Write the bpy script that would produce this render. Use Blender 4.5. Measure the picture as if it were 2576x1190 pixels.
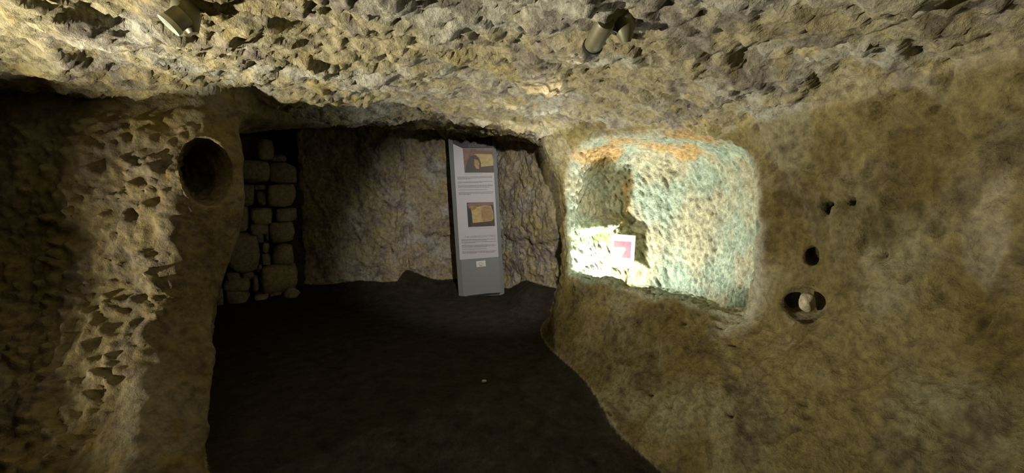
import bpy, bmesh, math, random, time
import numpy as np
from mathutils import Vector, Matrix, Euler

T0 = time.time()
for o in list(bpy.data.objects):
    bpy.data.objects.remove(o, do_unlink=True)
scene = bpy.context.scene
col = scene.collection
random.seed(7)

# ------------------------------------------------------------------ camera
IMG_W, IMG_H, FOCAL = 2576.0, 1190.0, 1100.0
EYE = np.array([0.0, 0.0, 1.30])
PITCH = math.radians(-6.0)
cam_d = bpy.data.cameras.new('camera')
cam_d.sensor_fit = 'HORIZONTAL'
cam_d.sensor_width = 36.0
cam_d.lens = 36.0 * FOCAL / IMG_W
cam_d.clip_start = 0.02
cam = bpy.data.objects.new('camera', cam_d)
cam.location = EYE
cam.rotation_euler = (math.radians(90) + PITCH, 0, 0)
col.objects.link(cam)
scene.camera = cam
FWD = np.array([0, math.cos(PITCH), math.sin(PITCH)])
UPV = np.array([0, -math.sin(PITCH), math.cos(PITCH)])

def ray(px, py):
    u = (px - IMG_W / 2) / FOCAL
    v = (IMG_H / 2 - py) / FOCAL
    return np.array([u, 0, 0]) + FWD + UPV * v

def at(px, py, Y):
    d = ray(px, py)
    return EYE + d * (Y / d[1])

# ------------------------------------------------------------------ world, lights, exposure
world = bpy.data.worlds.new('world')
scene.world = world
world.use_nodes = True
world.node_tree.nodes['Background'].inputs[0].default_value = (0.9, 0.85, 0.75, 1)
world.node_tree.nodes['Background'].inputs[1].default_value = 0.0
vs = scene.view_settings
vs.view_transform = 'Standard'
vs.look = 'None'
vs.exposure = 0.0
vs.gamma = 1.0
vs.use_curve_mapping = False

def spot(name, loc, target, watts, size_deg, blend, color, radius=0.04):
    l = bpy.data.lights.new(name, 'SPOT')
    l.energy = watts
    l.spot_size = math.radians(size_deg)
    l.spot_blend = blend
    l.color = color
    l.shadow_soft_size = radius
    o = bpy.data.objects.new(name, l)
    o.location = loc
    d = Vector(target) - Vector(loc)
    o.rotation_euler = d.to_track_quat('-Z', 'Y').to_euler()
    col.objects.link(o)
    return o

WARM = (1.0, 0.93, 0.74)
# floor-standing uplight by the left wall of the hall, raking along the ceiling
spot('hall_uplight', (-3.0, 0.90, 0.48), (-3.0 + .85 * 3, 0.90 + .31 * 3, .48 + .42 * 3), 700, 83, 1.0, WARM, 0.03)

# ------------------------------------------------------------------ numpy noise
_rng = np.random.RandomState(3)
_perm = _rng.permutation(256).astype(np.int32)
_perm = np.concatenate([_perm, _perm, _perm])
_grad = _rng.normal(size=(256, 3)).astype(np.float32)
_grad /= np.linalg.norm(_grad, axis=1, keepdims=True)
_jit = _rng.rand(256, 3).astype(np.float32)

def _hash(i, j, k):
    return _perm[_perm[_perm[i & 255] + (j & 255)] + (k & 255)]

def perlin(p):
    p = p.astype(np.float32)
    pi = np.floor(p).astype(np.int32)
    pf = p - pi
    w = pf * pf * pf * (pf * (pf * 6 - 15) + 10)
    out = np.zeros(len(p), np.float32)
    for dx in (0, 1):
        wx = w[:, 0] if dx else 1 - w[:, 0]
        for dy in (0, 1):
            wy = w[:, 1] if dy else 1 - w[:, 1]
            for dz in (0, 1):
                wz = w[:, 2] if dz else 1 - w[:, 2]
                g = _grad[_hash(pi[:, 0] + dx, pi[:, 1] + dy, pi[:, 2] + dz)]
                d = g[:, 0] * (pf[:, 0] - dx) + g[:, 1] * (pf[:, 1] - dy) + g[:, 2] * (pf[:, 2] - dz)
                out += wx * wy * wz * d
    return out * 1.5

def fbm(p, octs=4, gain=0.5):
    a, s, f = 1.0, 0.0, 1.0
    for o in range(octs):
        s = s + a * perlin(p * f + 17.3 * o)
        a *= gain
        f *= 2.03
    return s

def ridged(p, octs=3):
    a, s, f = 1.0, 0.0, 1.0
    for o in range(octs):
        s = s + a * (0.4 - np.abs(perlin(p * f + 9.1 * o)))
        a *= 0.5
        f *= 2.1
    return s

def voronoi(p):
    p = p.astype(np.float32)
    pi = np.floor(p).astype(np.int32)
    pf = p - pi
    f1 = np.full(len(p), 9.0, np.float32)
    f2 = np.full(len(p), 9.0, np.float32)
    idv = np.zeros(len(p), np.float32)
    for dx in (-1, 0, 1):
        for dy in (-1, 0, 1):
            for dz in (-1, 0, 1):
                h = _hash(pi[:, 0] + dx, pi[:, 1] + dy, pi[:, 2] + dz)
                q = _jit[h]
                d = (q[:, 0] + dx - pf[:, 0]) ** 2 + (q[:, 1] + dy - pf[:, 1]) ** 2 + (q[:, 2] + dz - pf[:, 2]) ** 2
                m = d < f1
                f2 = np.where(m, f1, np.minimum(f2, d))
                idv = np.where(m, h / 255.0, idv)
                f1 = np.where(m, d, f1)
    return np.sqrt(f1), np.sqrt(f2), idv

def sstep(a, b, x):
    t = np.clip((x - a) / (b - a), 0, 1)
    return t * t * (3 - 2 * t)

def smin(a, b, k):
    h = np.clip(0.5 + 0.5 * (b - a) / k, 0, 1)
    return b + (a - b) * h - k * h * (1 - h)

def smax(a, b, k):
    return -smin(-a, -b, k)

# ------------------------------------------------------------------ the cave as a solid with hollows (positive = air)
class RBF:
    """smooth surface through control points (thin plate with a linear trend)"""
    def __init__(self, pts):
        a = np.array(pts, float)
        self.p, v = a[:, :2], a[:, 2]
        n = len(v)
        K = self.k(np.linalg.norm(self.p[:, None] - self.p[None], axis=2)) + np.eye(n) * 1e-3
        P = np.c_[np.ones(n), self.p]
        A = np.block([[K, P], [P.T, np.zeros((3, 3))]])
        self.w = np.linalg.solve(A, np.r_[v, 0, 0, 0])
    @staticmethod
    def k(r):
        return r * r * np.log(r + 1e-9)
    def __call__(self, a, b):
        a, b = np.broadcast_arrays(np.asarray(a, np.float64), np.asarray(b, np.float64))
        s = self.w[-3] + self.w[-2] * a + self.w[-1] * b
        for i in range(len(self.p)):
            s = s + self.w[i] * self.k(np.sqrt((a - self.p[i, 0]) ** 2 + (b - self.p[i, 1]) ** 2))
        return s.astype(np.float32)

CEIL = RBF([(-1.0, 1.4, 1.90), (0.3, 1.6, 1.90), (-2.6, 2.3, 1.85), (-1.7, 2.7, 1.88), (-1.7, 4.2, 1.93), (-1.1, 5.5, 2.08),
            (-0.7, 5.3, 1.95), (-0.2, 5.3, 1.90), (0.35, 4.2, 1.745), (.15, 5.0, 1.86), (-.45, 4.4, 1.93), (-.1, 4.3, 1.89), (-.45, 4.9, 1.97), (.12, 2.1, 1.96), (-.1, 2.8, 1.96), (-.3, 3.6, 1.95), (1.0, 3.5, 1.71), (1.3, 2.9, 1.64), (1.5, 1.6, 1.72),
            (0.7, 2.4, 1.84), (-0.9, 3.5, 1.92), (1.2, 0.0, 1.85), (-2.6, 0.0, 1.95), (0.0, -1.4, 2.0), (-3.2, 4.5, 2.0), (0.8, 5.6, 1.80), (1.8, 4.5, 1.6)])
RIGHT = RBF([(4.3, 0, .38), (4.0, 0, .287), (2.94, 0, .50), (2.27, 0, .57), (1.9, 0, .685), (1.2, 0, .85), (0, 0, 1.0), (-1.5, 0, 1.2),
             (4.0, .34, .40), (3.38, .3, .50), (2.39, .3, .92), (1.5, .3, 1.08),
             (4.0, .6, .46), (3.38, .6, .64), (2.39, .6, 1.25), (1.5, .6, 1.34), (0.5, .6, 1.45), (-1.5, .6, 1.5),
             (4.0, .94, .48), (2.3, .94, 1.285), (1.5, .94, 1.46), (0, .94, 1.6), (4.0, 1.36, .42), (2.4, 1.36, 1.25), (1.5, 1.36, 1.52), (0, 1.36, 1.6),
             (4.0, 1.69, .28), (2.7, 1.66, 1.27), (1.5, 1.75, 1.5), (-1.5, 1.5, 1.6), (4.3, .9, .60), (4.3, 1.6, .45)])
FRONT = RBF([(-3.4, 1.9, 2.45), (-2.6, 1.85, 2.45), (-1.8, 1.85, 2.62), (-2.6, 1.3, 2.32), (-1.8, 1.3, 2.34), (-2.6, .7, 2.18), (-1.8, .7, 2.22),
             (-2.6, .35, 1.85), (-1.7, .35, 1.90), (-2.5, 0, 1.55), (-1.5, 0, 1.55), (-3.4, 0, 1.4), (-3.4, 1.0, 2.2)])

def XS(y, z):
    # right edge of the left rock mass; the face falls away to the left behind its corner
    zz = np.clip(z, 0, 2)
    prof = np.interp(zz, [0, .3, .6, 1.04, 1.48, 1.7, 1.9], [-1.30, -1.50, -1.68, -1.63, -1.54, -1.55, -1.60]).astype(np.float32)
    y0 = np.interp(zz, [0, .3, .6, 1.04], [1.75, 2.1, 2.45, 2.60]).astype(np.float32)
    low = prof - 0.88 * np.clip(y - y0, 0, None)
    up = -1.60 - 0.115 * np.clip(y - 2.6, 0, None)
    t = sstep(1.66, 1.80, z - 0.10 * np.clip(y - 3.1, 0, 3))
    return low * (1 - t) + up * t

def BACK(x, z):
    b = np.interp(x, [-3.6, -2.62, -2.5, -1.9, -1.44, -1.36, -0.8, -.30, .10, .40, .6, 1.2], [5.75, 5.75, 5.22, 5.38, 5.34, 5.58, 5.66, 5.58, 5.15, 4.74, 4.55, 4.5]).astype(np.float32)
    ledge = 0.06 * sstep(.78, .70, z) * sstep(-1.3, -0.9, x) - 0.05 * sstep(1.0, 1.9, z)
    hollow = 0.06 * np.exp(-((x + 1.40) / .10) ** 2 - ((z - .38) / .2) ** 2)
    return b + ledge + hollow

def FLOOR(x, y):
    return (0.015 * np.sin(x * 2.1 + 1) * np.sin(y * 1.7) + 0.16 * sstep(4.75, 5.5, y) * sstep(-0.9, -1.5, x)
            + 0.12 * sstep(5.25, 5.6, y) + .22 * sstep(4.1, 4.8, y) * sstep(-.15, .2, x) + 0.06 * sstep(1.0, .2, np.abs(y - 4.9)) * sstep(-2.3, -2.7, x)).astype(np.float32)

def poly_sd(x, y, pts):
    """signed distance to a plan polygon, positive inside"""
    x, y = np.broadcast_arrays(x, y)
    d = np.full(x.shape, 1e9, np.float32)
    inside = np.zeros(x.shape, bool)
    n = len(pts)
    for i in range(n):
        ax, ay = pts[i]
        bx, by = pts[(i + 1) % n]
        ex, ey = bx - ax, by - ay
        t = np.clip(((x - ax) * ex + (y - ay) * ey) / (ex * ex + ey * ey), 0, 1)
        d = np.minimum(d, (x - ax - t * ex) ** 2 + (y - ay - t * ey) ** 2)
        if ey != 0:
            c = ((ay > y) != (by > y)) & (x < ex * (y - ay) / ey + ax)
            inside ^= c
    d = np.sqrt(d)
    return np.where(inside, d, -d)

NICHE = [(.575, 3.74), (.80, 3.98), (1.10, 4.05), (1.42, 3.88), (1.62, 3.45), (1.60, 2.85), (1.44, 2.54), (1.27, 2.36), (0.8, 2.0), (0.1, 2.9), (.1, 3.6)]
TROUGH = [(.585, 3.66), (.80, 3.95), (1.10, 4.03), (1.42, 3.86), (1.60, 3.44), (1.58, 2.87), (1.44, 2.57), (1.36, 2.53), (.72, 3.46)]

def niche_top(x, y):
    return 1.70 - 0.05 * sstep(.6, 1.5, x) - .10 * sstep(3.0, 2.35, y)

def niche_sd(x, y, z):
    p = poly_sd(x, y, NICHE)
    # walls lean outwards a little with height in the middle
    p = p + 0.05 * np.sin(np.clip((z - .6) / 1.1, 0, 1) * math.pi)
    a = smin(p, niche_top(x, y) - z, .34)
    sill = 0.605 + 0.012 * np.sin(x * 19) + 0.010 * np.sin(y * 23 + 1)
    a = smin(a, z - sill, .03)
    b = np.minimum(poly_sd(x, y, TROUGH), np.minimum(z - .42, .8 - z))
    return smax(a, b, .03)

def ellipsoid(x, y, z, c, r, rot=0.0):
    ca, sa = math.cos(rot), math.sin(rot)
    dx, dy, dz = x - c[0], y - c[1], z - c[2]
    lx, ly = dx * ca + dy * sa, -dx * sa + dy * ca
    q = np.sqrt((lx / r[0]) ** 2 + (ly / r[1]) ** 2 + (dz / r[2]) ** 2)
    return (1 - q) * min(r)

def capsule(x, y, z, a, b, r):
    a, b = np.array(a, float), np.array(b, float)
    e = b - a
    t = np.clip(((x - a[0]) * e[0] + (y - a[1]) * e[1] + (z - a[2]) * e[2]) / e.dot(e), 0, 1)
    return r - np.sqrt((x - a[0] - t * e[0]) ** 2 + (y - a[1] - t * e[1]) ** 2 + (z - a[2] - t * e[2]) ** 2)

def recess_sd(x, y, z):
    zl = 1.71 + 0.16 * np.clip(y - 3.1, 0, 1.9)
    a = np.minimum(x + 3.42, y - 3.0 + 0.0 * z)
    a = smin(a, zl - z, .22)
    a = np.minimum(a, -1.3 - x)
    return a

SOLIDS = []     # small bulges of rock, functions of (x, y, z)
HOLES = []      # filled in below: functions of (x, y, z)

def parts_sd(x, y, z):
    ce = CEIL(x, y) - z
    fl = z - FLOOR(x, y)
    ri = np.maximum((RIGHT(np.clip(y, -1.6, 4.3), np.clip(z, -.1, 1.8)) - x) * 0.8, y - 4.28)
    ba = BACK(x, z) - y
    fy = FRONT(np.clip(x, -3.5, -1.35), np.clip(z, 0, 1.95))
    le = smax(fy - y, (x - XS(y, z)) * 0.8, .12)
    # the face turns away along a chamfer before the corner
    xc = np.interp(np.clip(z, 0, 2), [0, .3, .6, 1.04, 1.48, 1.9], [-1.50, -1.66, -1.83, -1.80, -1.72, -1.75]).astype(np.float32)
    le = smax(le, .88 * (x - xc) - .47 * (y - fy), .06)
    fr = np.minimum(y + 1.45, np.minimum(x + 3.5, 2.25 - x))
    return ce, fl, ri, ba, le, fr

def air(x, y, z, holes=True):
    x, y, z = np.float32(x), np.float32(y), np.float32(z)
    ce, fl, ri, ba, le, fr = parts_sd(x, y, z)
    le = smax(le, recess_sd(x, y, z), .05)
    up = smin(ce, ri, .26 - .22 * sstep(3.0, 3.9, y))
    up = smin(up, le, .03)
    up = smin(up, ba, .06)
    up = smin(up, fr, .2)
    d = smin(up, fl, .07)
    d = smax(d, niche_sd(x, y, z), .03 + .14 * sstep(1.3, 1.6, z))
    for h in SOLIDS:
        d = smin(d, -h(x, y, z), .06)
    if holes:
        for h in HOLES:
            d = smax(d, h(x, y, z), .015)
    return d

def hit(px, py, holes=True):
    d = ray(px, py)
    d = d / np.linalg.norm(d)
    t = np.arange(0.5, 8.0, 0.01)
    p = EYE + d * t[:, None]
    s = air(p[:, 0], p[:, 1], p[:, 2], holes)
    i = int(np.argmax(s < 0))
    f = s[i - 1] / (s[i - 1] - s[i])
    q = EYE + d * (t[i - 1] + 0.01 * f)
    e = 0.01
    g = np.array([air(*[np.array([c]) for c in q + np.eye(3)[k] * e], holes)[0] - air(*[np.array([c]) for c in q - np.eye(3)[k] * e], holes)[0] for k in range(3)])
    return q, g / np.linalg.norm(g)

q, n = hit(1492, 566, False)
SOLIDS.append(lambda x, y, z, c=q + n * .03: ellipsoid(x, y, z, c, (.27, .15, .055), math.radians(35)))
# small hollows in the walls, on the surfaces where they are
q, n = hit(528, 432, False)
_c = q - n * 0.02
HOLES.append(lambda x, y, z, c=_c: ellipsoid(x, y, z, c, (.125, .55, .19), math.radians(46)))
for (hx, hy, r) in ((2086, 524, .036), (2143, 507, .030), (2032, 645, .036), (2222, 642, .016)):
    q, n = hit(hx, hy, False)
    HOLES.append(lambda x, y, z, a=q + n * .02, b=q - n * .10, r=r: capsule(x, y, z, a, b, r))
# tether hole through the right end of the manger
q, n = hit(2012, 765, False)
TETHER, TETHER_N = q, n
HOLES.append(lambda x, y, z, c=q - n * .02: ellipsoid(x, y, z, c, (.085, .12, .075), math.radians(20)))
HOLES.append(lambda x, y, z, a=q - n * .05, b=np.array([1.46, 2.72, .78]): capsule(x, y, z, a, b, .045))
# tether hole at the left end of the manger
q, n = hit(1437, 735, False)
HOLES.append(lambda x, y, z, a=q + n * .02, b=np.array([.70, 3.64, .52]): capsule(x, y, z, a, b, .032))
# holes on the niche wall
for (hx, hy, r) in ((1458, 626, .020), (1490, 618, .010), (1505, 617, .012)):
    q, n = hit(hx, hy, False)
    HOLES.append(lambda x, y, z, a=q + n * .02, b=q - n * .10, r=r: capsule(x, y, z, a, b, r))

def axis(segs):
    out = [segs[0][0]]
    for a, b, h in segs:
        n = max(1, int(round((b - a) / h)))
        out += list(a + (b - a) * (np.arange(n) + 1) / n)
    return np.array(out, np.float32)

AX = axis([(-3.65, -2.7, .03), (-2.7, 1.75, .0145), (1.75, 2.4, .04)])
AY = axis([(-1.65, 0.9, .05), (0.9, 4.3, .0145), (4.3, 5.95, .018)])
AZ = axis([(-0.12, 0.0, .03), (0.0, 2.25, .0145)])

# the field, slab by slab
V = np.empty((len(AX), len(AY), len(AZ)), np.float32)
for j0 in range(0, len(AY), 48):
    yy = AY[j0:j0 + 48]
    x3, y3, z3 = AX[:, None, None], yy[None, :, None], AZ[None, None, :]
    ce, fl, ri, ba, le, fr = parts_sd(x3, y3, z3)
    le = np.broadcast_to(le, (len(AX), len(yy), len(AZ))).copy()
    sx = AX < -1.2
    if yy[-1] > 2.8:
        le[sx] = smax(le[sx], recess_sd(x3[sx], y3, z3), .05)
    up = smin(ce, ri, .26 - .22 * sstep(3.0, 3.9, y3))
    up = smin(up, le, .03)
    up = smin(up, ba, .06)
    up = smin(up, fr, .2)
    d = smin(up, fl, .07)
    if yy[-1] > 1.9 and yy[0] < 4.4:
        nx = (AX > -0.1) & (AX < 1.9)
        d[nx] = smax(d[nx], niche_sd(x3[nx], y3, z3), .03 + .14 * sstep(1.3, 1.6, z3))
    if yy[-1] > 1.2:
        for h in SOLIDS + HOLES:
            # holes are small: find the box of each once
            if not hasattr(h, 'box'):
                g = np.stack(np.meshgrid(AX[::6], AY[::6], AZ[::6], indexing='ij'), -1).reshape(-1, 3)
                s = h(g[:, 0], g[:, 1], g[:, 2]) > -.13
                h.box = (g[s].min(0) - .02, g[s].max(0) + .02)
            lo, hi = h.box
            ix = np.where((AX >= lo[0]) & (AX <= hi[0]))[0]
            iy = np.where((yy >= lo[1]) & (yy <= hi[1]))[0]
            iz = np.where((AZ >= lo[2]) & (AZ <= hi[2]))[0]
            if len(ix) and len(iy) and len(iz):
                sl = np.ix_(ix, iy, iz)
                hv = (h(AX[ix][:, None, None], yy[iy][None, :, None], AZ[iz][None, None, :]))
                d[sl] = smin(d[sl], -hv, .06) if h in SOLIDS else smax(d[sl], hv, .015)
    V[:, j0:j0 + 48, :] = d
print('field', V.shape, round(time.time() - T0, 1))

# surface nets
S = V < 0
cnt = np.zeros(tuple(s - 1 for s in V.shape), np.uint8)
for i in (0, 1):
    for j in (0, 1):
        for k in (0, 1):
            cnt += S[i:S.shape[0] - 1 + i, j:S.shape[1] - 1 + j, k:S.shape[2] - 1 + k]
ci, cj, ck = np.where((cnt > 0) & (cnt < 8))
idx = np.full(cnt.shape, -1, np.int32)
idx[ci, cj, ck] = np.arange(len(ci))
del cnt
corner = {}
for i in (0, 1):
    for j in (0, 1):
        for k in (0, 1):
            corner[i, j, k] = V[ci + i, cj + j, ck + k]
acc = np.zeros((len(ci), 3), np.float32)
num = np.zeros(len(ci), np.float32)
for a in corner:
    for ax in range(3):
        if a[ax]:
            continue
        b = list(a); b[ax] = 1; b = tuple(b)
        va, vb = corner[a], corner[b]
        m = (va < 0) != (vb < 0)
        t = np.where(m, va / np.where(m, va - vb, 1), 0)
        p = np.zeros((len(ci), 3), np.float32) + np.array(a, np.float32)
        p[:, ax] += t
        acc[m] += p[m]
        num += m
acc /= num[:, None]
verts = np.stack([AX[ci] + acc[:, 0] * (AX[ci + 1] - AX[ci]), AY[cj] + acc[:, 1] * (AY[cj + 1] - AY[cj]), AZ[ck] + acc[:, 2] * (AZ[ck + 1] - AZ[ck])], 1)
quads = []
for ax in range(3):
    A = [slice(None)] * 3; B = [slice(None)] * 3
    A[ax] = slice(0, -1); B[ax] = slice(1, None)
    d = S[tuple(A)].astype(np.int8) - S[tuple(B)].astype(np.int8)
    i, j, k = np.where(d != 0)
    sg = d[i, j, k]
    o1, o2 = [(1, 2), (2, 0), (0, 1)][ax]
    c = np.stack([i, j, k], 1)
    ok = (c[:, o1] > 0) & (c[:, o2] > 0) & (c[:, o1] < V.shape[o1] - 1) & (c[:, o2] < V.shape[o2] - 1)
    c, sg = c[ok], sg[ok]
    def cell(d1, d2):
        e = c.copy(); e[:, o1] -= d1; e[:, o2] -= d2
        return idx[e[:, 0], e[:, 1], e[:, 2]]
    qd = np.stack([cell(1, 1), cell(0, 1), cell(0, 0), cell(1, 0)], 1)
    flip = sg < 0          # normals point into the air
    qd[flip] = qd[flip][:, ::-1]
    quads.append(qd)
quads = np.concatenate(quads)
quads = quads[(quads >= 0).all(1)]
del idx, V, S
print('surface', len(verts), len(quads), round(time.time() - T0, 1))

def normals(v):
    n = np.cross(v[quads[:, 2]] - v[quads[:, 0]], v[quads[:, 3]] - v[quads[:, 1]])
    out = np.zeros_like(v)
    for a in range(3):
        out[:, a] = sum(np.bincount(quads[:, k], n[:, a], len(v)) for k in range(4))
    return out / (np.linalg.norm(out, axis=1, keepdims=True) + 1e-9)

def smooth(v, n=1):
    for _ in range(n):
        s = np.zeros_like(v); c = np.zeros(len(v))
        for k in range(4):
            a, b = quads[:, k], quads[:, (k + 1) % 4]
            for m in range(3):
                s[:, m] += np.bincount(a, v[b, m], len(v)) + np.bincount(b, v[a, m], len(v))
            c += np.bincount(a, minlength=len(v)) + np.bincount(b, minlength=len(v))
        v = (v + s / np.maximum(c, 1)[:, None]) / 2
    return v.astype(np.float32)

verts = smooth(verts, 2)
N0 = normals(verts)
X, Y, Z = verts.T

# which surface does each vertex belong to
ce, fl, ri, ba, le, fr = parts_sd(X, Y, Z)
le = smax(le, recess_sd(X, Y, Z), .05)
reg = np.argmin(np.abs(np.stack([ce, fl, ri, ba, le, fr])), axis=0)      # 0 ceiling 1 floor 2 right 3 back 4 left 5 front
in_niche = (niche_sd(X, Y, Z) > -0.02) & (np.minimum(np.minimum(ce, ri), fl) < 0.03) & (X > .4) & (Y > 2.2)
reg = np.where((recess_sd(X, Y, Z) > -.04) & (X < -1.6) & (fl > .03) & (ba > .05), 4, reg)
reg = np.where(in_niche, 6, reg)
reg = np.where((N0[:, 2] > .75) & (Z < .3) & (fl < .05) & (reg != 2) & (reg != 6), 1, reg)
W = [(reg == i).astype(np.float32) for i in range(7)]
def soft(w, n=6):
    for _ in range(n):
        s = np.zeros(len(w)); c = np.zeros(len(w))
        for k in range(4):
            a, b = quads[:, k], quads[:, (k + 1) % 4]
            s += np.bincount(a, w[b], len(w)) + np.bincount(b, w[a], len(w))
            c += np.bincount(a, minlength=len(w)) + np.bincount(b, minlength=len(w))
        w = (w + s / np.maximum(c, 1)) / 2
    return w.astype(np.float32)
W = [soft(w) for w in W]
tot = sum(W)
W = [w / tot for w in W]
print('regions', round(time.time() - T0, 1))

# ------------------------------------------------------------------ relief
P = verts
warp = np.stack([fbm(P * 3 + 5, 2), fbm(P * 3 + 50, 2), fbm(P * 3 + 90, 2)], 1)
big = fbm(P * 1.6, 3)
med = fbm(P * 5 + warp * .6, 3)
fine = fbm(P * 17 + warp, 3)
rid = ridged(P * 9 + warp * .8, 3)
f1, f2, vid = voronoi(P * np.array([11, 11, 11]) + warp * 1.2)
g1, g2, gid = voronoi(P * 20 + warp * 1.1)
# flaked steps: terraces of a slow noise
ter = fbm(P * np.array([1.7, 3.0, 2.4]) + warp * .35 + 31, 3) * 3.2
tf = ter - np.floor(ter)
terr = (np.floor(ter) + sstep(.78, 1.0, tf))
# pick strokes: noise stretched along a stroke direction
def strokes(p, along, across, la, lc, seed):
    along = np.array(along, np.float32); along /= np.linalg.norm(along)
    across = np.array(across, np.float32)
    across -= along * across.dot(along); across /= np.linalg.norm(across)
    third = np.cross(along, across)
    q = np.stack([p @ along / la, p @ across / lc, p @ third / lc], 1) + seed
    return perlin(q), ridged(q, 2)
s1, r1 = strokes(P + warp * .012, (-.45, .2, .75), (.5, -.8, .3), .09, .027, 3.3)
s2, r2 = strokes(P + warp * .03, (1, .55, 0), (-.5, 1, 0), .16, .045, 8.8)
s3, r3 = strokes(P + warp * .02, (.25, -.1, 1), (1, .2, 0), .11, .045, 5.5)

pit = sstep(.30, .12, f1) * (vid > .62)
lump = sstep(.62, .12, g1)
flake = np.clip(f2 - f1, 0, .5)
disp_ce = .045 * big + .026 * med + .027 * rid + .014 * fine - .020 * terr * .9 + .022 * r2 - .034 * pit * sstep(.0, .5, big + .3) - .016 * sstep(.28, .10, g1) * (gid > .6)
disp_ce -= np.mean(disp_ce[reg == 0]) + .004
disp_fl = .02 * big + .008 * med + .004 * fine
disp_ri = .035 * big + .018 * med + .010 * fine + .012 * rid - .018 * pit + .010 * s3 * sstep(-.3, .4, big)
disp_ba = .04 * big + .034 * med + .020 * rid + .010 * fine + .018 * r3
bump_left = sstep(-1.72, -1.95, X) * sstep(1.75, 1.6, Z)
disp_le = .03 * big + .016 * med + .005 * fine + bump_left * (.046 * np.exp(-(g1 / .42) ** 2) * (.3 + .9 * gid) + .03 * np.exp(-(f1 / .42) ** 2)) + bump_left * (.016 * med + .012 * rid)
disp_ni = .014 * big + .012 * med + .0045 * fine + .024 * s1 + .015 * r1
disp = W[0] * disp_ce + W[1] * disp_fl + W[2] * disp_ri + W[3] * disp_ba + W[4] * disp_le + W[5] * disp_fl + W[6] * disp_ni
# keep the sill edge and small holes tidy
inhole = np.zeros(len(P), np.float32)
for h in HOLES:
    inhole = np.maximum(inhole, sstep(-.012, .004, h(X, Y, Z)))
disp = disp * (1 - .5 * inhole)
verts = (verts + N0 * disp[:, None]).astype(np.float32)
N1 = normals(verts)
print('relief', round(time.time() - T0, 1))

# ------------------------------------------------------------------ rock pigments (stone colour, darker in pits and pick grooves)
def mix(a, b, t):
    t = np.clip(t, 0, 1)[:, None]
    return a * (1 - t) + b * t
c3 = lambda r, g, b: np.array([[r, g, b]], np.float32)
n1 = fbm(P * 2.2 + 11, 4); n2 = fbm(P * 4.5 + 23, 4); n3 = fbm(P * 9 + 37, 3); n4 = fbm(P * 1.3 + 71, 3)
n5 = fbm(P * 24 + warp, 3)
colr = np.repeat(c3(.43, .37, .215), len(P), 0)
colr = mix(colr, c3(.50, .475, .38), sstep(-.1, .5, n1))                      # pale grey lime
colr = mix(colr, c3(.34, .30, .245), sstep(.0, .45, n2) * .85)                 # greyish brown
colr = mix(colr, c3(.50, .39, .14), sstep(.32, .62, n3 + .5 * n4) * .55 * (1 - .6 * W[2]))      # ochre stains
colr = mix(colr, c3(.16, .125, .08), sstep(.25, .7, n5 + .6 * n2) * .55)     # dark lichens
colr = mix(colr, c3(.14, .11, .075), pit * .5)  # pits coloured darker than the rock round them
# right wall is more olive
ow = W[2]
colr = mix(colr, colr * c3(.58, .54, .37), ow)
colr = mix(colr, colr * c3(.66, .62, .50), ow * sstep(-.05, .45, fbm(P * np.array([2.2, 2.2, 1.3]) + 303, 4)))
colr = mix(colr, c3(.48, .43, .30), ow * sstep(.40, .56, fbm(P * np.array([5, 5, 2.2]) + 140, 3)) * sstep(.45, .7, Z) * .4)   # pale drips
# left mass is brown grey
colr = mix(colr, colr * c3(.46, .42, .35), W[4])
colr = mix(colr, colr * c3(.88, .86, .92), W[3])
# niche: cream with algae green and iron orange
nc = np.repeat(c3(.48, .455, .30), len(P), 0)
g = sstep(-.42, .45, fbm(P * 2.6 + 201, 4) + .25 * np.exp(-((Y - 3.35) / .45) ** 2) - .12)
nc = mix(nc, c3(.36, .46, .35), g * .85)
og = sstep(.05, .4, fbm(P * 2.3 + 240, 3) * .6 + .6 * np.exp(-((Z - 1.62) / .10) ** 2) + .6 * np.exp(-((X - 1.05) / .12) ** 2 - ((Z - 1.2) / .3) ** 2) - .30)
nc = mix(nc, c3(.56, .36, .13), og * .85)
mg = np.exp(-((X - .75) / .22) ** 2 - ((Z - .85) / .22) ** 2) * sstep(-.2, .3, n2 + .1)
nc = mix(nc, c3(.22, .34, .09), mg * .9)
rimw = sstep(.16, .03, np.hypot(X - 1.27, Y - 2.36)) * sstep(1.35, 1.1, Z) * sstep(-.25, .2, n2 + .1)
colr = mix(colr, c3(.66, .62, .50), rimw * .8)
nc = nc * (1 + .35 * n5[:, None]) * (1 - .35 * np.clip(-s1, 0, 1)[:, None])  # grooves of the strokes coloured darker
colr = mix(colr, nc, W[6])
# floor: dark trodden earth
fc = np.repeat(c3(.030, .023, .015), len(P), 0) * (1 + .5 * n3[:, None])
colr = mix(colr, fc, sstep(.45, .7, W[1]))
colr = np.clip(colr, .01, .8)
colr4 = np.c_[colr, np.ones(len(P))].astype(np.float32)

# ------------------------------------------------------------------ materials
def new_mat(name):
    m = bpy.data.materials.new(name)
    m.use_nodes = True
    nt = m.node_tree
    return m, nt, nt.nodes['Principled BSDF']

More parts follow.
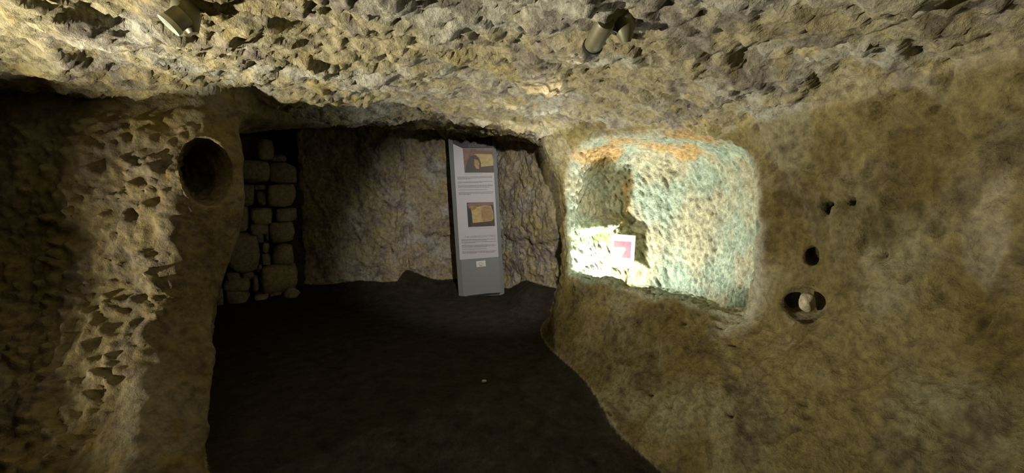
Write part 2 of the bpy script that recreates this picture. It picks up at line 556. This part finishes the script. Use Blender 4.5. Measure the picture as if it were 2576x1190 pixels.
def rock_material(name, fine=1.0, bump=0.5, rough=0.9, stretch=(1, 1, 1), attr=True, base=(.4, .35, .2)):
    m, nt, b = new_mat(name)
    L = nt.links.new
    tc = nt.nodes.new('ShaderNodeTexCoord')
    mp = nt.nodes.new('ShaderNodeMapping')
    mp.inputs['Scale'].default_value = stretch
    L(tc.outputs['Object'], mp.inputs['Vector'])
    na = nt.nodes.new('ShaderNodeTexNoise'); na.inputs['Scale'].default_value = 26 * fine; na.inputs['Detail'].default_value = 7; na.inputs['Roughness'].default_value = .68
    nb = nt.nodes.new('ShaderNodeTexNoise'); nb.inputs['Scale'].default_value = 80 * fine; nb.inputs['Detail'].default_value = 5; nb.inputs['Roughness'].default_value = .7
    vo = nt.nodes.new('ShaderNodeTexVoronoi'); vo.inputs['Scale'].default_value = 38 * fine
    for n in (na, nb, vo):
        L(mp.outputs['Vector'], n.inputs['Vector'])
    if attr:
        at_ = nt.nodes.new('ShaderNodeAttribute'); at_.attribute_name = 'pigment'
        src = at_.outputs['Color']
    else:
        rgb = nt.nodes.new('ShaderNodeRGB'); rgb.outputs[0].default_value = (*base, 1)
        src = rgb.outputs[0]
    r1 = nt.nodes.new('ShaderNodeMapRange')
    r1.inputs['From Min'].default_value = .3; r1.inputs['From Max'].default_value = .7
    r1.inputs['To Min'].default_value = .55; r1.inputs['To Max'].default_value = 1.35
    L(na.outputs['Fac'], r1.inputs['Value'])
    mx = nt.nodes.new('ShaderNodeMix'); mx.data_type = 'RGBA'; mx.blend_type = 'MULTIPLY'; mx.inputs['Factor'].default_value = 1
    L(src, mx.inputs['A']); L(r1.outputs['Result'], mx.inputs['B'])
    # specks of dark grit
    r2 = nt.nodes.new('ShaderNodeMapRange')
    r2.inputs['From Min'].default_value = .60; r2.inputs['From Max'].default_value = .72
    r2.inputs['To Min'].default_value = 0; r2.inputs['To Max'].default_value = .6
    L(nb.outputs['Fac'], r2.inputs['Value'])
    mx2 = nt.nodes.new('ShaderNodeMix'); mx2.data_type = 'RGBA'
    L(r2.outputs['Result'], mx2.inputs['Factor']); L(mx.outputs['Result'], mx2.inputs['A'])
    mx2.inputs['B'].default_value = (.10, .08, .05, 1)
    L(mx2.outputs['Result'], b.inputs['Base Color'])
    b.inputs['Roughness'].default_value = rough
    b.inputs['Specular IOR Level'].default_value = .25
    add = nt.nodes.new('ShaderNodeMath'); add.operation = 'MULTIPLY_ADD'; add.inputs[1].default_value = .45
    L(nb.outputs['Fac'], add.inputs[0]); L(na.outputs['Fac'], add.inputs[2])
    add2 = nt.nodes.new('ShaderNodeMath'); add2.operation = 'MULTIPLY_ADD'; add2.inputs[1].default_value = .35
    L(vo.outputs['Distance'], add2.inputs[0]); L(add.outputs[0], add2.inputs[2])
    bp = nt.nodes.new('ShaderNodeBump'); bp.inputs['Strength'].default_value = bump; bp.inputs['Distance'].default_value = .02 / fine
    L(add2.outputs[0], bp.inputs['Height']); L(bp.outputs['Normal'], b.inputs['Normal'])
    return m

M = {}
M['ceiling'] = rock_material('ceiling_limestone', 1.1, 1.0)
M['wall'] = rock_material('wall_limestone', .9, .7)
M['right'] = rock_material('smooth_limestone', 1.2, 1.0)
M['niche'] = rock_material('chiselled_limestone', 1.3, 1.0)
M['floor'] = rock_material('trodden_earth', 1.2, .6, .95)

def flat(name, rgb, rough=.6, metal=0.0, var=.12, scale=40, emit=None):
    m, nt, b = new_mat(name)
    L = nt.links.new
    tc = nt.nodes.new('ShaderNodeTexCoord')
    no = nt.nodes.new('ShaderNodeTexNoise'); no.inputs['Scale'].default_value = scale; no.inputs['Detail'].default_value = 4
    L(tc.outputs['Object'], no.inputs['Vector'])
    mr = nt.nodes.new('ShaderNodeMapRange'); mr.inputs['To Min'].default_value = 1 - var; mr.inputs['To Max'].default_value = 1 + var
    L(no.outputs['Fac'], mr.inputs['Value'])
    mx = nt.nodes.new('ShaderNodeMix'); mx.data_type = 'RGBA'; mx.blend_type = 'MULTIPLY'; mx.inputs['Factor'].default_value = 1
    mx.inputs['A'].default_value = (*rgb, 1)
    L(mr.outputs['Result'], mx.inputs['B']); L(mx.outputs['Result'], b.inputs['Base Color'])
    b.inputs['Roughness'].default_value = rough
    b.inputs['Metallic'].default_value = metal
    if emit:
        b.inputs['Emission Color'].default_value = (*emit[0], 1)
        b.inputs['Emission Strength'].default_value = emit[1]
    return m

# ------------------------------------------------------------------ the setting: split the shell into its surfaces
def tag(o, label=None, cat=None, group=None, kind=None):
    if label: o['label'] = label
    if cat: o['category'] = cat
    if group: o['group'] = group
    if kind: o['kind'] = kind
    return o

rq = reg[quads]
maj = rq[:, 0].copy()
for k in range(1, 4):
    same = (rq == rq[:, [k]]).sum(1)
    maj = np.where(same >= 3, rq[:, k], maj)
face_reg = maj

def shell(name, r, mat, parent=None):
    f = quads[face_reg == r]
    used, inv = np.unique(f, return_inverse=True)
    f = inv.reshape(-1, 4)
    me = bpy.data.meshes.new(name)
    me.vertices.add(len(used))
    me.vertices.foreach_set('co', verts[used].ravel())
    me.loops.add(f.size)
    me.loops.foreach_set('vertex_index', f.ravel().astype(np.int32))
    me.polygons.add(len(f))
    me.polygons.foreach_set('loop_start', np.arange(0, f.size, 4, dtype=np.int32))
    me.polygons.foreach_set('loop_total', np.full(len(f), 4, np.int32))
    me.update(calc_edges=True)
    ca = me.attributes.new('pigment', 'FLOAT_COLOR', 'POINT')
    ca.data.foreach_set('color', colr4[used].ravel())
    me.polygons.foreach_set('use_smooth', np.ones(len(f), bool))
    me.normals_split_custom_set_from_vertices(N1[used].tolist())
    me.materials.append(mat)
    o = bpy.data.objects.new(name, me)
    col.objects.link(o)
    if parent:
        o.parent = parent
    else:
        o['kind'] = 'structure'
    return o

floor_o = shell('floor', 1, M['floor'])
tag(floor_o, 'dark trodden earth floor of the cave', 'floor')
ceil_o = shell('ceiling', 0, M['ceiling'])
tag(ceil_o, 'low rough yellowish limestone cave ceiling', 'ceiling')
wr = shell('wall_right', 2, M['right'])
tag(wr, 'olive limestone wall sloping down to the floor, with small holes', 'wall')
nich = shell('niche', 6, M['niche'], wr)
nich['label'] = 'pick-marked manger niche stained green and orange'
wb = shell('wall_back', 3, M['wall'])
tag(wb, 'rough limestone wall behind the information panel', 'wall')
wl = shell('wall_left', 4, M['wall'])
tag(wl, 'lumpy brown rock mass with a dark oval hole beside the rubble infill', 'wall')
wf = shell('wall_front', 5, M['wall'])
tag(wf, 'rock wall closing the hall behind the viewer', 'wall')
print('shell', round(time.time() - T0, 1))

# ------------------------------------------------------------------ object helpers
def link(name, me, mat, parent=None, smooth_=False):
    me.materials.append(mat)
    if smooth_:
        me.polygons.foreach_set('use_smooth', np.ones(len(me.polygons), bool))
    o = bpy.data.objects.new(name, me)
    col.objects.link(o)
    o.parent = parent
    return o

def from_bm(name, bm, mat, parent=None, smooth_=False):
    me = bpy.data.meshes.new(name)
    bmesh.ops.recalc_face_normals(bm, faces=bm.faces)
    bm.to_mesh(me); bm.free()
    return link(name, me, mat, parent, smooth_)

def empty(name, loc, rot=None):
    o = bpy.data.objects.new(name, None)
    o.empty_display_size = .1
    o.location = loc
    if rot is not None:
        o.rotation_euler = rot
    col.objects.link(o)
    return o

def lathe(name, prof, mat, parent, n=32, smooth_=True):
    """profile of (radius, height) turned round local Z"""
    bm = bmesh.new()
    rings = []
    for r, h in prof:
        rings.append([bm.verts.new((r * math.cos(2 * math.pi * k / n), r * math.sin(2 * math.pi * k / n), h)) for k in range(n)])
    for a, b in zip(rings, rings[1:]):
        for k in range(n):
            bm.faces.new((a[k], a[(k + 1) % n], b[(k + 1) % n], b[k]))
    if prof[0][0] > 1e-5: bm.faces.new(rings[0][::-1])
    if prof[-1][0] > 1e-5: bm.faces.new(rings[-1])
    o = from_bm(name, bm, mat, parent, False)
    if smooth_:
        for p in o.data.polygons:
            p.use_smooth = len(p.vertices) == 4
        o.data.set_sharp_from_angle(angle=math.radians(35))
    return o

def box(name, lo, hi, mat, parent=None, bevel=0.0):
    bm = bmesh.new()
    bmesh.ops.create_cube(bm, size=1)
    for v in bm.verts:
        v.co = Vector([lo[k] + (v.co[k] + .5) * (hi[k] - lo[k]) for k in range(3)])
    if bevel:
        bmesh.ops.bevel(bm, geom=bm.edges[:], offset=bevel, segments=2, affect='EDGES')
    return from_bm(name, bm, mat, parent)

def prism(name, poly, y0, y1, mat, parent=None):
    """polygon in local x,z given thickness from y0 (back) to y1 (front)"""
    bm = bmesh.new()
    a = [bm.verts.new((x, y0, z)) for x, z in poly]
    b = [bm.verts.new((x, y1, z)) for x, z in poly]
    n = len(poly)
    bm.faces.new(a); bm.faces.new(b[::-1])
    for k in range(n):
        bm.faces.new((a[k], b[k], b[(k + 1) % n], a[(k + 1) % n]))
    return from_bm(name, bm, mat, parent)

def text(name, s, size, loc, mat, parent, align='RIGHT', depth=.0006, squeeze=1.0):
    cu = bpy.data.curves.new(name, 'FONT')
    cu.body = s; cu.size = size; cu.align_x = align; cu.extrude = depth
    tmp = bpy.data.objects.new(name, cu)
    col.objects.link(tmp)
    dg = bpy.context.evaluated_depsgraph_get()
    me = bpy.data.meshes.new_from_object(tmp.evaluated_get(dg))
    bpy.data.objects.remove(tmp, do_unlink=True)
    me.transform(Matrix.Rotation(math.radians(90), 4, 'X') @ Matrix.Diagonal((squeeze, 1, 1, 1)))
    me.name = name
    me.materials.clear()
    o = link(name, me, mat, parent)
    o.location = loc
    return o

# ------------------------------------------------------------------ information panel
M['panel'] = flat('grey_painted_metal', (.235, .245, .245), .55, .15, .10, 60)
M['paper'] = flat('pale_lilac_print', (.56, .54, .57), .5, 0, .04, 30)
M['black'] = flat('black_print', (.012, .012, .014), .5, 0, .1)
M['ink'] = flat('grey_ink', (.16, .145, .165), .6, 0, .3, 160)
M['lilac'] = flat('lilac_ink', (.30, .26, .36), .6, 0, .2, 90)
M['greyink'] = flat('header_grey_ink', (.16, .16, .17), .6, 0, .2, 90)
M['white'] = flat('white_label', (.72, .71, .70), .5, 0, .03)
M['purple'] = flat('purple_ink', (.20, .08, .16), .6, 0, .2)
M['silver'] = flat('arch_grey_ink', (.28, .30, .29), .6, 0, .1)
M['p_brown'] = flat('photo_red_brown', (.16, .075, .05), .5, 0, .75, 26)
M['p_ochre'] = flat('photo_ochre', (.36, .21, .07), .5, 0, .6, 30)
M['p_yellow'] = flat('photo_yellow', (.50, .36, .13), .5, 0, .5, 26)
M['p_dark'] = flat('photo_dark_brown', (.045, .03, .022), .5, 0, .5, 24)
M['p_pink'] = flat('photo_mauve', (.22, .12, .10), .5, 0, .4, 30)

PW, PH, PT = 0.565, 1.93, 0.045
base = at(1212, 744, 5.30)
pf = float(FLOOR(base[0:1], base[1:2])[0])
panel = empty('information_panel', (base[0] - .002, 5.30, pf - .005), (math.radians(-.5), math.radians(-3.1), math.radians(2)))
tag(panel, 'tall grey metal information panel with a printed poster, leaning slightly left', 'panel')

# body: flat face with slim side wings turned back
wing = .060
bm = bmesh.new()
sec = [(-PW / 2, .012), (-PW / 2 + wing, -.006), (PW / 2 - wing * .75, -.006), (PW / 2, .010), (PW / 2, PT), (-PW / 2, PT)]
lo_ = [bm.verts.new((x, y, 0)) for x, y in sec]
hi_ = [bm.verts.new((x, y, PH)) for x, y in sec]
for k in range(6):
    bm.faces.new((lo_[k], lo_[(k + 1) % 6], hi_[(k + 1) % 6], hi_[k]))
bm.faces.new(lo_[::-1]); bm.faces.new(hi_)
from_bm('body', bm, M['panel'], panel)

def pl(zx, zy):
    """poster layout: fraction across / down the panel face -> local x, z"""
    left = 118 + (zy - 65) * 57 / 1065.0
    s = (zx - left) / 309.0
    t = (zy + (zx - left) * (22 / 309.0) * ((zy - 65) / 1065.0) - 65) / 1065.0
    return (s - .5) * PW, (1 - t) * PH
def polyp(name, pts, layer, mat, parent):
    y = -.006 - .0012 * layer
    return prism(name, [pl(*p) for p in pts], y + .0012, y, mat, parent)
sheet = polyp('poster', [(149, 66), (405, 66), (444, 852), (186, 870)], 1, M['paper'], panel)
sheet['label'] = 'pale lilac poster with two photographs and text'
polyp('header', [(149, 67), (405, 67), (409, 143), (214, 134), (150, 100)], 2, M['black'], sheet)
# the two quotation strokes at the top edge
for k in (0, 1):
    polyp('quote_mark', [(205 + 13 * k, 66), (213 + 13 * k, 66), (224 + 13 * k, 80), (220 + 13 * k, 81)], 3, M['white'], sheet)
x_, z_ = pl(392, 104); text('title_text', "L'ÉCURIE", .052, (x_, -.0102, z_), M['greyink'], sheet, 'RIGHT', squeeze=.82)
x_, z_ = pl(393, 127); text('title_text', "SOUTERRAINE", .050, (x_, -.0102, z_), M['greyink'], sheet, 'RIGHT', squeeze=.80)
# first photograph
ph = polyp('photograph', [(214, 136), (409, 145), (417, 297), (224, 291)], 2, M['p_brown'], sheet)
ph['label'] = 'printed picture of an arched cave opening'
polyp('picture_patch', [(262, 190), (300, 172), (405, 180), (413, 215), (412, 253), (330, 257), (322, 225), (310, 205), (285, 195)], 3, M['p_yellow'], ph)
polyp('picture_patch', [(228, 291), (238, 230), (262, 186), (296, 178), (318, 198), (332, 232), (332, 257), (414, 252), (417, 297)], 4, M['p_dark'], ph)
polyp('picture_patch', [(288, 205), (312, 212), (322, 232), (320, 270), (300, 268), (286, 240)], 5, M['p_ochre'], ph)
polyp('picture_patch', [(220, 140), (262, 141), (262, 165), (238, 200), (222, 215)], 3, M['p_pink'], ph)
polyp('picture_patch', [(300, 142), (408, 147), (409, 160), (300, 152)], 3, M['p_pink'], ph)
# second photograph
ph = polyp('photograph', [(235, 488), (412, 489), (421, 646), (244, 650)], 2, M['p_dark'], sheet)
ph['label'] = 'printed picture of a yellow lit niche'
polyp('picture_patch', [(238, 497), (262, 492), (412, 492), (413, 530), (408, 505), (262, 520), (252, 530)], 3, M['p_pink'], ph)
polyp('picture_patch', [(256, 512), (330, 508), (395, 512), (411, 560), (412, 600), (400, 612), (275, 624), (268, 570)], 3, M['p_yellow'], ph)
polyp('picture_patch', [(330, 516), (390, 514), (409, 560), (405, 606), (340, 614), (330, 570)], 4, M['p_ochre'], ph)
polyp('picture_patch', [(240, 528), (262, 530), (270, 570), (262, 640), (246, 645)], 4, M['black'], ph)
polyp('picture_patch', [(256, 512), (300, 508), (300, 530), (262, 545)], 4, M['p_ochre'], ph)
# running text, too small to read: broken strokes
rows = [(317, 176, 404), (324, 176, 404), (330, 176, 262), (349, 178, 406), (355, 178, 338), (372, 180, 408), (379, 180, 408), (386, 181, 385), (402, 181, 370),
        (418, 183, 411), (426, 183, 411), (432, 184, 262), (299, 225, 340), (656, 246, 400)]
rows2 = [(733, 197, 426), (739, 197, 365), (749, 198, 427), (756, 198, 290), (771, 200, 428), (778, 200, 428), (784, 200, 365), (797, 201, 366), (812, 203, 429), (820, 203, 415), (825, 203, 300)]
rnd = random.Random(4)
def lines(name, rows, mat):
    bm = bmesh.new()
    for (zy, a, b, slant) in rows:
        x = a
        while x < b - 2:
            w = min(rnd.uniform(5, 19), b - x)
            h = 2.6 if zy not in (299, 656) else 1.4
            p = [pl(x, zy + slant * (x - 180)), pl(x + w, zy + slant * (x + w - 180)), pl(x + w, zy + h + slant * (x + w - 180)), pl(x, zy + h + slant * (x - 180))]
            bm.faces.new([bm.verts.new((q[0], -.0092, q[1])) for q in p])
            x += w + rnd.uniform(1.2, 2.2)
    o = from_bm(name, bm, mat, sheet)
    o['kind'] = 'stuff'
    return o
lines('small_print', [r + (.012,) for r in rows] + [r + (-.010,) for r in rows2], M['ink'])
x_, z_ = pl(425, 716); text('title_text', "THE UNDERGROUND STABLE", .036, (x_, -.0090, z_), M['lilac'], sheet, 'RIGHT', squeeze=.78)
polyp('arrow_mark', [(240, 712), (247, 712), (244, 720)], 2, M['lilac'], sheet)
# sticker with an arch
st = polyp('sticker', [(294, 881), (356, 875), (359, 915), (297, 921)], 1, M['white'], panel)
st['label'] = 'white sticker with an arch emblem'
bm = bmesh.new()
cx, cz = pl(326, 905)
prev = None
for k in range(17):
    a = math.pi * k / 16
    ring = []
    for r in (.0265, .0225):
        ring.append(bm.verts.new((cx + r * math.cos(a), -.0082, cz + r * 1.12 * math.sin(a))))
    if prev: bm.faces.new((prev[0], ring[0], ring[1], prev[1]))
    prev = ring
from_bm('arch_emblem', bm, M['silver'], st)
text('emblem_text', 'ISA', .032, (cx, -.0084, cz - .018), M['purple'], st, 'CENTER', squeeze=.8)
# shadow under the plate at the foot, painted as a black shape
prism('foot_shadow', [(-PW / 2 + .07, .004), (PW / 2 - .06, .006), (PW / 2 - .05, .030), (.05, .030), (-PW / 2 + .12, .016)], -.0058, -.0068, M['black'], panel)

# ------------------------------------------------------------------ rubble infill: each stone a part
M['stone'] = rock_material('rubble_stone', 1.1, .8, attr=False, base=(.46, .43, .34))
M['stone_b'] = rock_material('rubble_stone_grey', 1.1, .8, attr=False, base=(.38, .355, .30))
M['stone_c'] = rock_material('rubble_stone_yellow', 1.1, .8, attr=False, base=(.52, .47, .31))
M['mortar'] = rock_material('dark_earth_core', 1.0, .9, attr=False, base=(.07, .06, .045))
A2 = np.array([-3.17, 4.72]); B2 = np.array([-2.52, 5.10])
dirw = (B2 - A2) / np.linalg.norm(B2 - A2)
nrm = np.array([dirw[1], -dirw[0]])        # towards the room

def wall_pt(px, py):
    d = ray(px, py)
    t = ((A2 - EYE[:2]) @ nrm) / (d[:2] @ nrm)
    p = EYE + d * t
    return (p[:2] - A2) @ dirw, p[2]

rub = empty('rubble_wall', (A2[0], A2[1], .05))
rub.rotation_euler = (0, 0, math.atan2(dirw[1], dirw[0]))
tag(rub, 'dry-stone rubble infill of stacked blocks under a dark arch', 'stone wall')

def stone_mesh(name, w, h, dpt, seed, square=.45, sub=4):
    bm = bmesh.new()
    bmesh.ops.create_cube(bm, size=2)
    bmesh.ops.subdivide_edges(bm, edges=bm.edges[:], cuts=sub, use_grid_fill=True)
    co = np.array([v.co for v in bm.verts])
    L = np.linalg.norm(co, axis=1, keepdims=True)
    sph = co / L
    co = sph * (1 - square) + co * square
    co /= np.abs(co).max(0)
    off = np.array([seed * 3.7, seed * 1.3, seed * 7.1])
    nn = perlin(co * .9 + off)
    n2_ = perlin(co * 2.3 + off + 9)
    co = co * (1 + .16 * nn + .07 * n2_)[:, None]
    rs = np.random.RandomState(seed)
    # a few broken-off corners
    for _ in range(4):
        pn = rs.normal(size=3); pn /= np.linalg.norm(pn)
        dd = co @ pn - rs.uniform(.85, 1.1)
        co = co - pn * np.clip(dd, 0, None)[:, None] * .9
    co = co / np.abs(co).max(0)
    co *= np.array([w / 2, dpt / 2, h / 2])
    for v, c in zip(bm.verts, co):
        v.co = c
    me = bpy.data.meshes.new(name)
    bm.to_mesh(me); bm.free()
    me.polygons.foreach_set('use_smooth', np.ones(len(me.polygons), bool))
    return me

ZST = [(415, 112, 528, 245, 0), (500, 195, 600, 250, 1), (315, 232, 505, 368, 0), (482, 243, 662, 372, 1), (478, 366, 656, 506, 2), (288, 368, 422, 502, 1),
       (412, 374, 484, 412, 0), (424, 412, 482, 498, 1), (258, 488, 392, 648, 0), (383, 508, 522, 607, 2), (528, 508, 662, 588, 0), (383, 595, 492, 668, 0),
       (494, 583, 650, 710, 2), (233, 648, 452, 884, 0), (454, 708, 502, 772, 2), (508, 718, 648, 842, 2), (438, 838, 670, 998, 2), (338, 878, 414, 922, 1),
       (243, 883, 337, 930, 1), (228, 918, 392, 988, 0), (238, 983, 394, 1078, 1), (408, 1003, 497, 1058, 2), (498, 988, 578, 1040, 1), (468, 588, 500, 702, 1),
       (425, 838, 462, 880, 1), (180, 960, 240, 1080, 1), (412, 640, 470, 712, 1), (452, 772, 512, 842, 0), (392, 890, 444, 1000, 1)]
for i, (a, b, c, d, mt) in enumerate(ZST):
    x0, zt = wall_pt(460 + a / 2.2875, 300 + b / 2.2875)
    x1, zb = wall_pt(460 + c / 2.2875, 300 + d / 2.2875)
    rs = random.Random(i)
    w, h = (x1 - x0) * 1.0, (zt - zb) * 1.0
    small = w * h < .018
    me = stone_mesh('stone', w, h, rs.uniform(.24, .30) if not small else .18, i + 3, .62 if i in (3, 4, 13, 16, 10) else rs.uniform(.38, .55), 4)
    o = link('stone', me, [M['stone'], M['stone_b'], M['stone_c']][mt], rub)
    o.location = ((x0 + x1) / 2, rs.uniform(.0, .035) + (.03 if small else 0), (zt + zb) / 2 - .05)
    o.rotation_euler = (rs.uniform(-.04, .04), rs.uniform(-.05, .05), rs.uniform(-.06, .06))
# packed earth core behind the stones, lower than the arch
bm = bmesh.new()
bmesh.ops.create_grid(bm, x_segments=14, y_segments=24, size=1)
for v in bm.verts:
    u_, v_ = (v.co.x + 1) / 2, (v.co.y + 1) / 2
    v.co = Vector((-.10 + u_ * .95, .10 + .03 * math.sin(u_ * 17 + v_ * 9) + .02 * math.sin(v_ * 31), -.08 + v_ * 1.66 - (.12 * u_ if v_ > .95 else 0)))
ext = bmesh.ops.extrude_face_region(bm, geom=bm.faces[:])
for e in ext['geom']:
    if isinstance(e, bmesh.types.BMVert): e.co.y += .16
from_bm('earth_core', bm, M['mortar'], rub, True)
# loose wedge of stone at its foot
p = at(460 + 626 / 2.2875, 300 + 1012 / 2.2875, 4.98)
me = stone_mesh('stone', .16, .15, .14, 77, .35, 4)
o = link('stone', me, M['stone'])
o.location = (p[0], p[1], .105)
o.rotation_euler = (.2, .7, .3)
tag(o, 'small pointed stone fallen at the right foot of the rubble infill', 'stone')

# ------------------------------------------------------------------ pale stone added in the tether hole for its lit inner face
M['pale'] = rock_material('pale_stone', 1.6, .8, attr=False, base=(.62, .54, .38))
q, n = TETHER, TETHER_N
d = ray(2029, 762); d = d / np.linalg.norm(d)
dist = np.linalg.norm(q - EYE)
pos = EYE + d * (dist + .015)
me = stone_mesh('stone', .068, .085, .06, 41, .5, 4)
o = link('stone', me, M['pale'])
o.location = pos
o.rotation_euler = (.2, -.55, .4)
tag(o, 'pale stone added for the lit inside of the large hole of the right wall', 'stone')
# small pebble on the floor
q, n = hit(1218, 962)
me = stone_mesh('pebble', .035, .02, .028, 13, .4, 3)
o = link('pebble', me, M['pale'])
o.location = q + np.array([0, 0, .008])
tag(o, 'small pale pebble alone on the dark floor', 'pebble')

# ------------------------------------------------------------------ picture card on the niche wall
M['card'] = flat('white_card', (.80, .79, .78), .5, 0, .02)
M['c_red'] = flat('card_red', (.42, .12, .13), .5, 0, .25, 30)
M['c_rose'] = flat('card_rose', (.42, .14, .18), .5, 0, .2, 30)
M['c_cream'] = flat('card_cream', (.62, .46, .40), .5, 0, .15, 30)
qs = [hit(px, py, False)[0] for px, py in ((1542, 588), (1602, 593), (1590, 675), (1530, 672))]
cen = sum(qs) / 4
yc = cen[1] - .11
cor = [Vector(at(px, py, yc + dy)) for (px, py), dy in zip(((1542, 588), (1602, 594), (1590, 676), (1530, 672)), (.035, .02, -.03, -.02))]
O = (cor[0] + cor[1] + cor[2] + cor[3]) / 4
ex = ((cor[1] - cor[0]) + (cor[2] - cor[3])); cw = ex.length / 2; ex.normalize()
ez = ((cor[0] - cor[3]) + (cor[1] - cor[2])); ch = ez.length / 2
ez = (ez - ex * ez.dot(ex)).normalized()
ey = ez.cross(ex)
card = empty('picture_card', O - ez * ch / 2)
card.rotation_euler = Matrix((ex, ey, ez)).transposed().to_euler()
tag(card, 'white laminated card with a rose-red picture, leaning in the lit niche', 'card')
def cp(u, v):
    return ((u - .5) * cw, (1 - v) * ch)
prism('sheet', [cp(0, 0), cp(1, .0), cp(1, 1), cp(0, 1)], 0, -.003, M['card'], card)
def cardpoly(name, pts, layer, mat):
    prism(name, [cp(*p) for p in pts], -.003 - .0004 * (layer - 1), -.003 - .0004 * layer, mat, card)
cardpoly('picture', [(.11, .20), (.84, .20), (.84, .69), (.45, .69), (.12, .40)], 1, M['c_red'])
cardpoly('picture_patch', [(.11, .40), (.56, .37), (.64, .44), (.44, .69), (.14, .69)], 2, M['c_cream'])
cardpoly('picture_patch', [(.56, .20), (.84, .20), (.84, .69), (.70, .52), (.56, .34)], 2, M['c_rose'])
pin = lathe('pin_hole', [(.0035, -.0002), (.0035, .0006)], M['black'], card, 12)
pin.location = (0.0, -.0034, ch * .90)
pin.rotation_euler = (math.radians(90), 0, 0)

# ------------------------------------------------------------------ ceiling spotlights
M['bronze'] = flat('dusty_olive_metal', (.20, .185, .11), .5, .35, .25, 50)
M['darkmetal'] = flat('blackened_metal', (.03, .028, .024), .5, .3, .2, 60)
M['rim'] = flat('lit_rim', (.85, .85, .74), .35, .1, .05)  # lamplight on the rim put into its pale colour
M['lens'] = flat('lamp_glass', (.8, .8, .75), .2, 0, .02, emit=((1.0, .93, .75), 3.0))

def spotlight(name, px, py, gap, direction, length, rad, label, watts, cone, blend, rim_mat, color, base_off):
    q, n = hit(px, py)
    d = Vector(direction).normalized()
    v = Vector(ray(px, py)).normalized()
    head = Vector(q) - v * gap
    base_p = head + Vector(base_off)
    zc = float(CEIL(np.array([base_p.x]), np.array([base_p.y]))[0])
    base_p.z = zc
    root = empty(name, base_p)
    tag(root, label, 'spotlight', 'ceiling spotlights')
    rot = d.to_track_quat('Z', 'Y').to_euler()
    loc = head - base_p
    R_ = rad
    h2 = length / 2
    body = lathe('lamp_body', [(R_ * .25, -h2), (R_ * .86, -h2), (R_ * .95, -h2 + .008), (R_ * .95, h2 - .02), (R_ * .95, h2 - .008), (R_ * .88, h2 - .008), (R_ * .84, h2 - .035), (0.0001, h2 - .035)], M['bronze'], root)
    body.location = loc; body.rotation_euler = rot
    rim = lathe('front_rim', [(R_ * .96, h2 - .016), (R_ * 1.06, h2 - .014), (R_ * 1.06, h2 + .001), (R_ * .90, h2 + .001), (R_ * .90, h2 - .008)], rim_mat, root)
    rim.location = loc; rim.rotation_euler = rot
    lens = lathe('lens', [(R_ * .84, h2 - .030), (R_ * .80, h2 - .026), (.0001, h2 - .024)], M['lens'], root)
    lens.location = loc; lens.rotation_euler = rot
    # arm from the back of the lamp to a cone-shaped base on the rock
    bm = bmesh.new()
    a, b = loc - d * h2 * .8, Vector((0, 0, -.03))
    ax_ = (b - a)
    bmesh.ops.create_cone(bm, cap_ends=True, segments=14, radius1=.009, radius2=.009, depth=ax_.length)
    st_ = from_bm('stem', bm, M['darkmetal'], root, True)
    st_.location = (a + b) / 2
    st_.rotation_euler = ax_.to_track_quat('Z', 'Y').to_euler()
    cap = lathe('ceiling_base', [(.010, -.062), (.016, -.062), (.040, -.012), (.042, .06), (.01, .06)], M['bronze'], root, 20)
    cap.rotation_euler = (math.radians(8), math.radians(-12), 0)
    spot(name + '_light', head + d * (h2 + .006), head + d, watts, cone, blend, color, R_ * .6)
    return root
spotlight('ceiling_spotlight', 444, 50, .12, (-.58, -.38, -.70), .062, .036,
          'spotlight with a rim coloured bright as if lit on the ceiling above the lumpy left rock', 9, 100, .5, M['rim'], (1, .88, .62), (.0, .05, 0))
spotlight('ceiling_spotlight', 1506, 88, .15, (-.15, .92, -.29), .15, .036,
          'olive metal spotlight with a cone base on the ceiling above the niche', 240, 52, .75, M['darkmetal'], (1, .95, .85), (.085, -.02, 0))

# ------------------------------------------------------------------ floodlight lying in the manger
M['flood'] = flat('black_lamp_housing', (.02, .02, .022), .45, .2, .1)
M['bulb'] = flat('bright_lamp_glass', (.9, .9, .9), .2, 0, .01, emit=((1.0, .97, .9), 60.0))
LP = Vector((.685, 3.66, .50))
lamp = empty('floodlight', (LP.x, LP.y, .42))
tag(lamp, 'glaring floodlight standing in the left corner of the niche', 'lamp')
aim = Vector((0.97, 3.84, 1.20)) - LP
rq_ = aim.to_track_quat('Z', 'Y').to_euler()
hd = lathe('housing', [(.012, -.07), (.030, -.065), (.036, -.02), (.044, .022), (.046, .026), (.040, .026), (.036, .015), (.0001, .012)], M['flood'], lamp)
hd.location = (0, 0, LP.z - .42); hd.rotation_euler = rq_
gl = lathe('lens', [(.040, .020), (.036, .026), (.0001, .029)], M['bulb'], lamp)
gl.location = (0, 0, LP.z - .42); gl.rotation_euler = rq_
bm = bmesh.new()
bmesh.ops.create_cone(bm, cap_ends=True, segments=12, radius1=.011, radius2=.009, depth=.08)
o = from_bm('stand', bm, M['flood'], lamp, True); o.location = (-.012, .012, .045)
lathe('foot', [(.05, 0), (.05, .008), (.02, .014), (.0001, .014)], M['flood'], lamp)
spot('floodlight_beam', LP + aim.normalized() * .034, LP + aim, 98, 176, .3, (1.0, .97, .91), .03)

print('script done', round(time.time() - T0, 1))
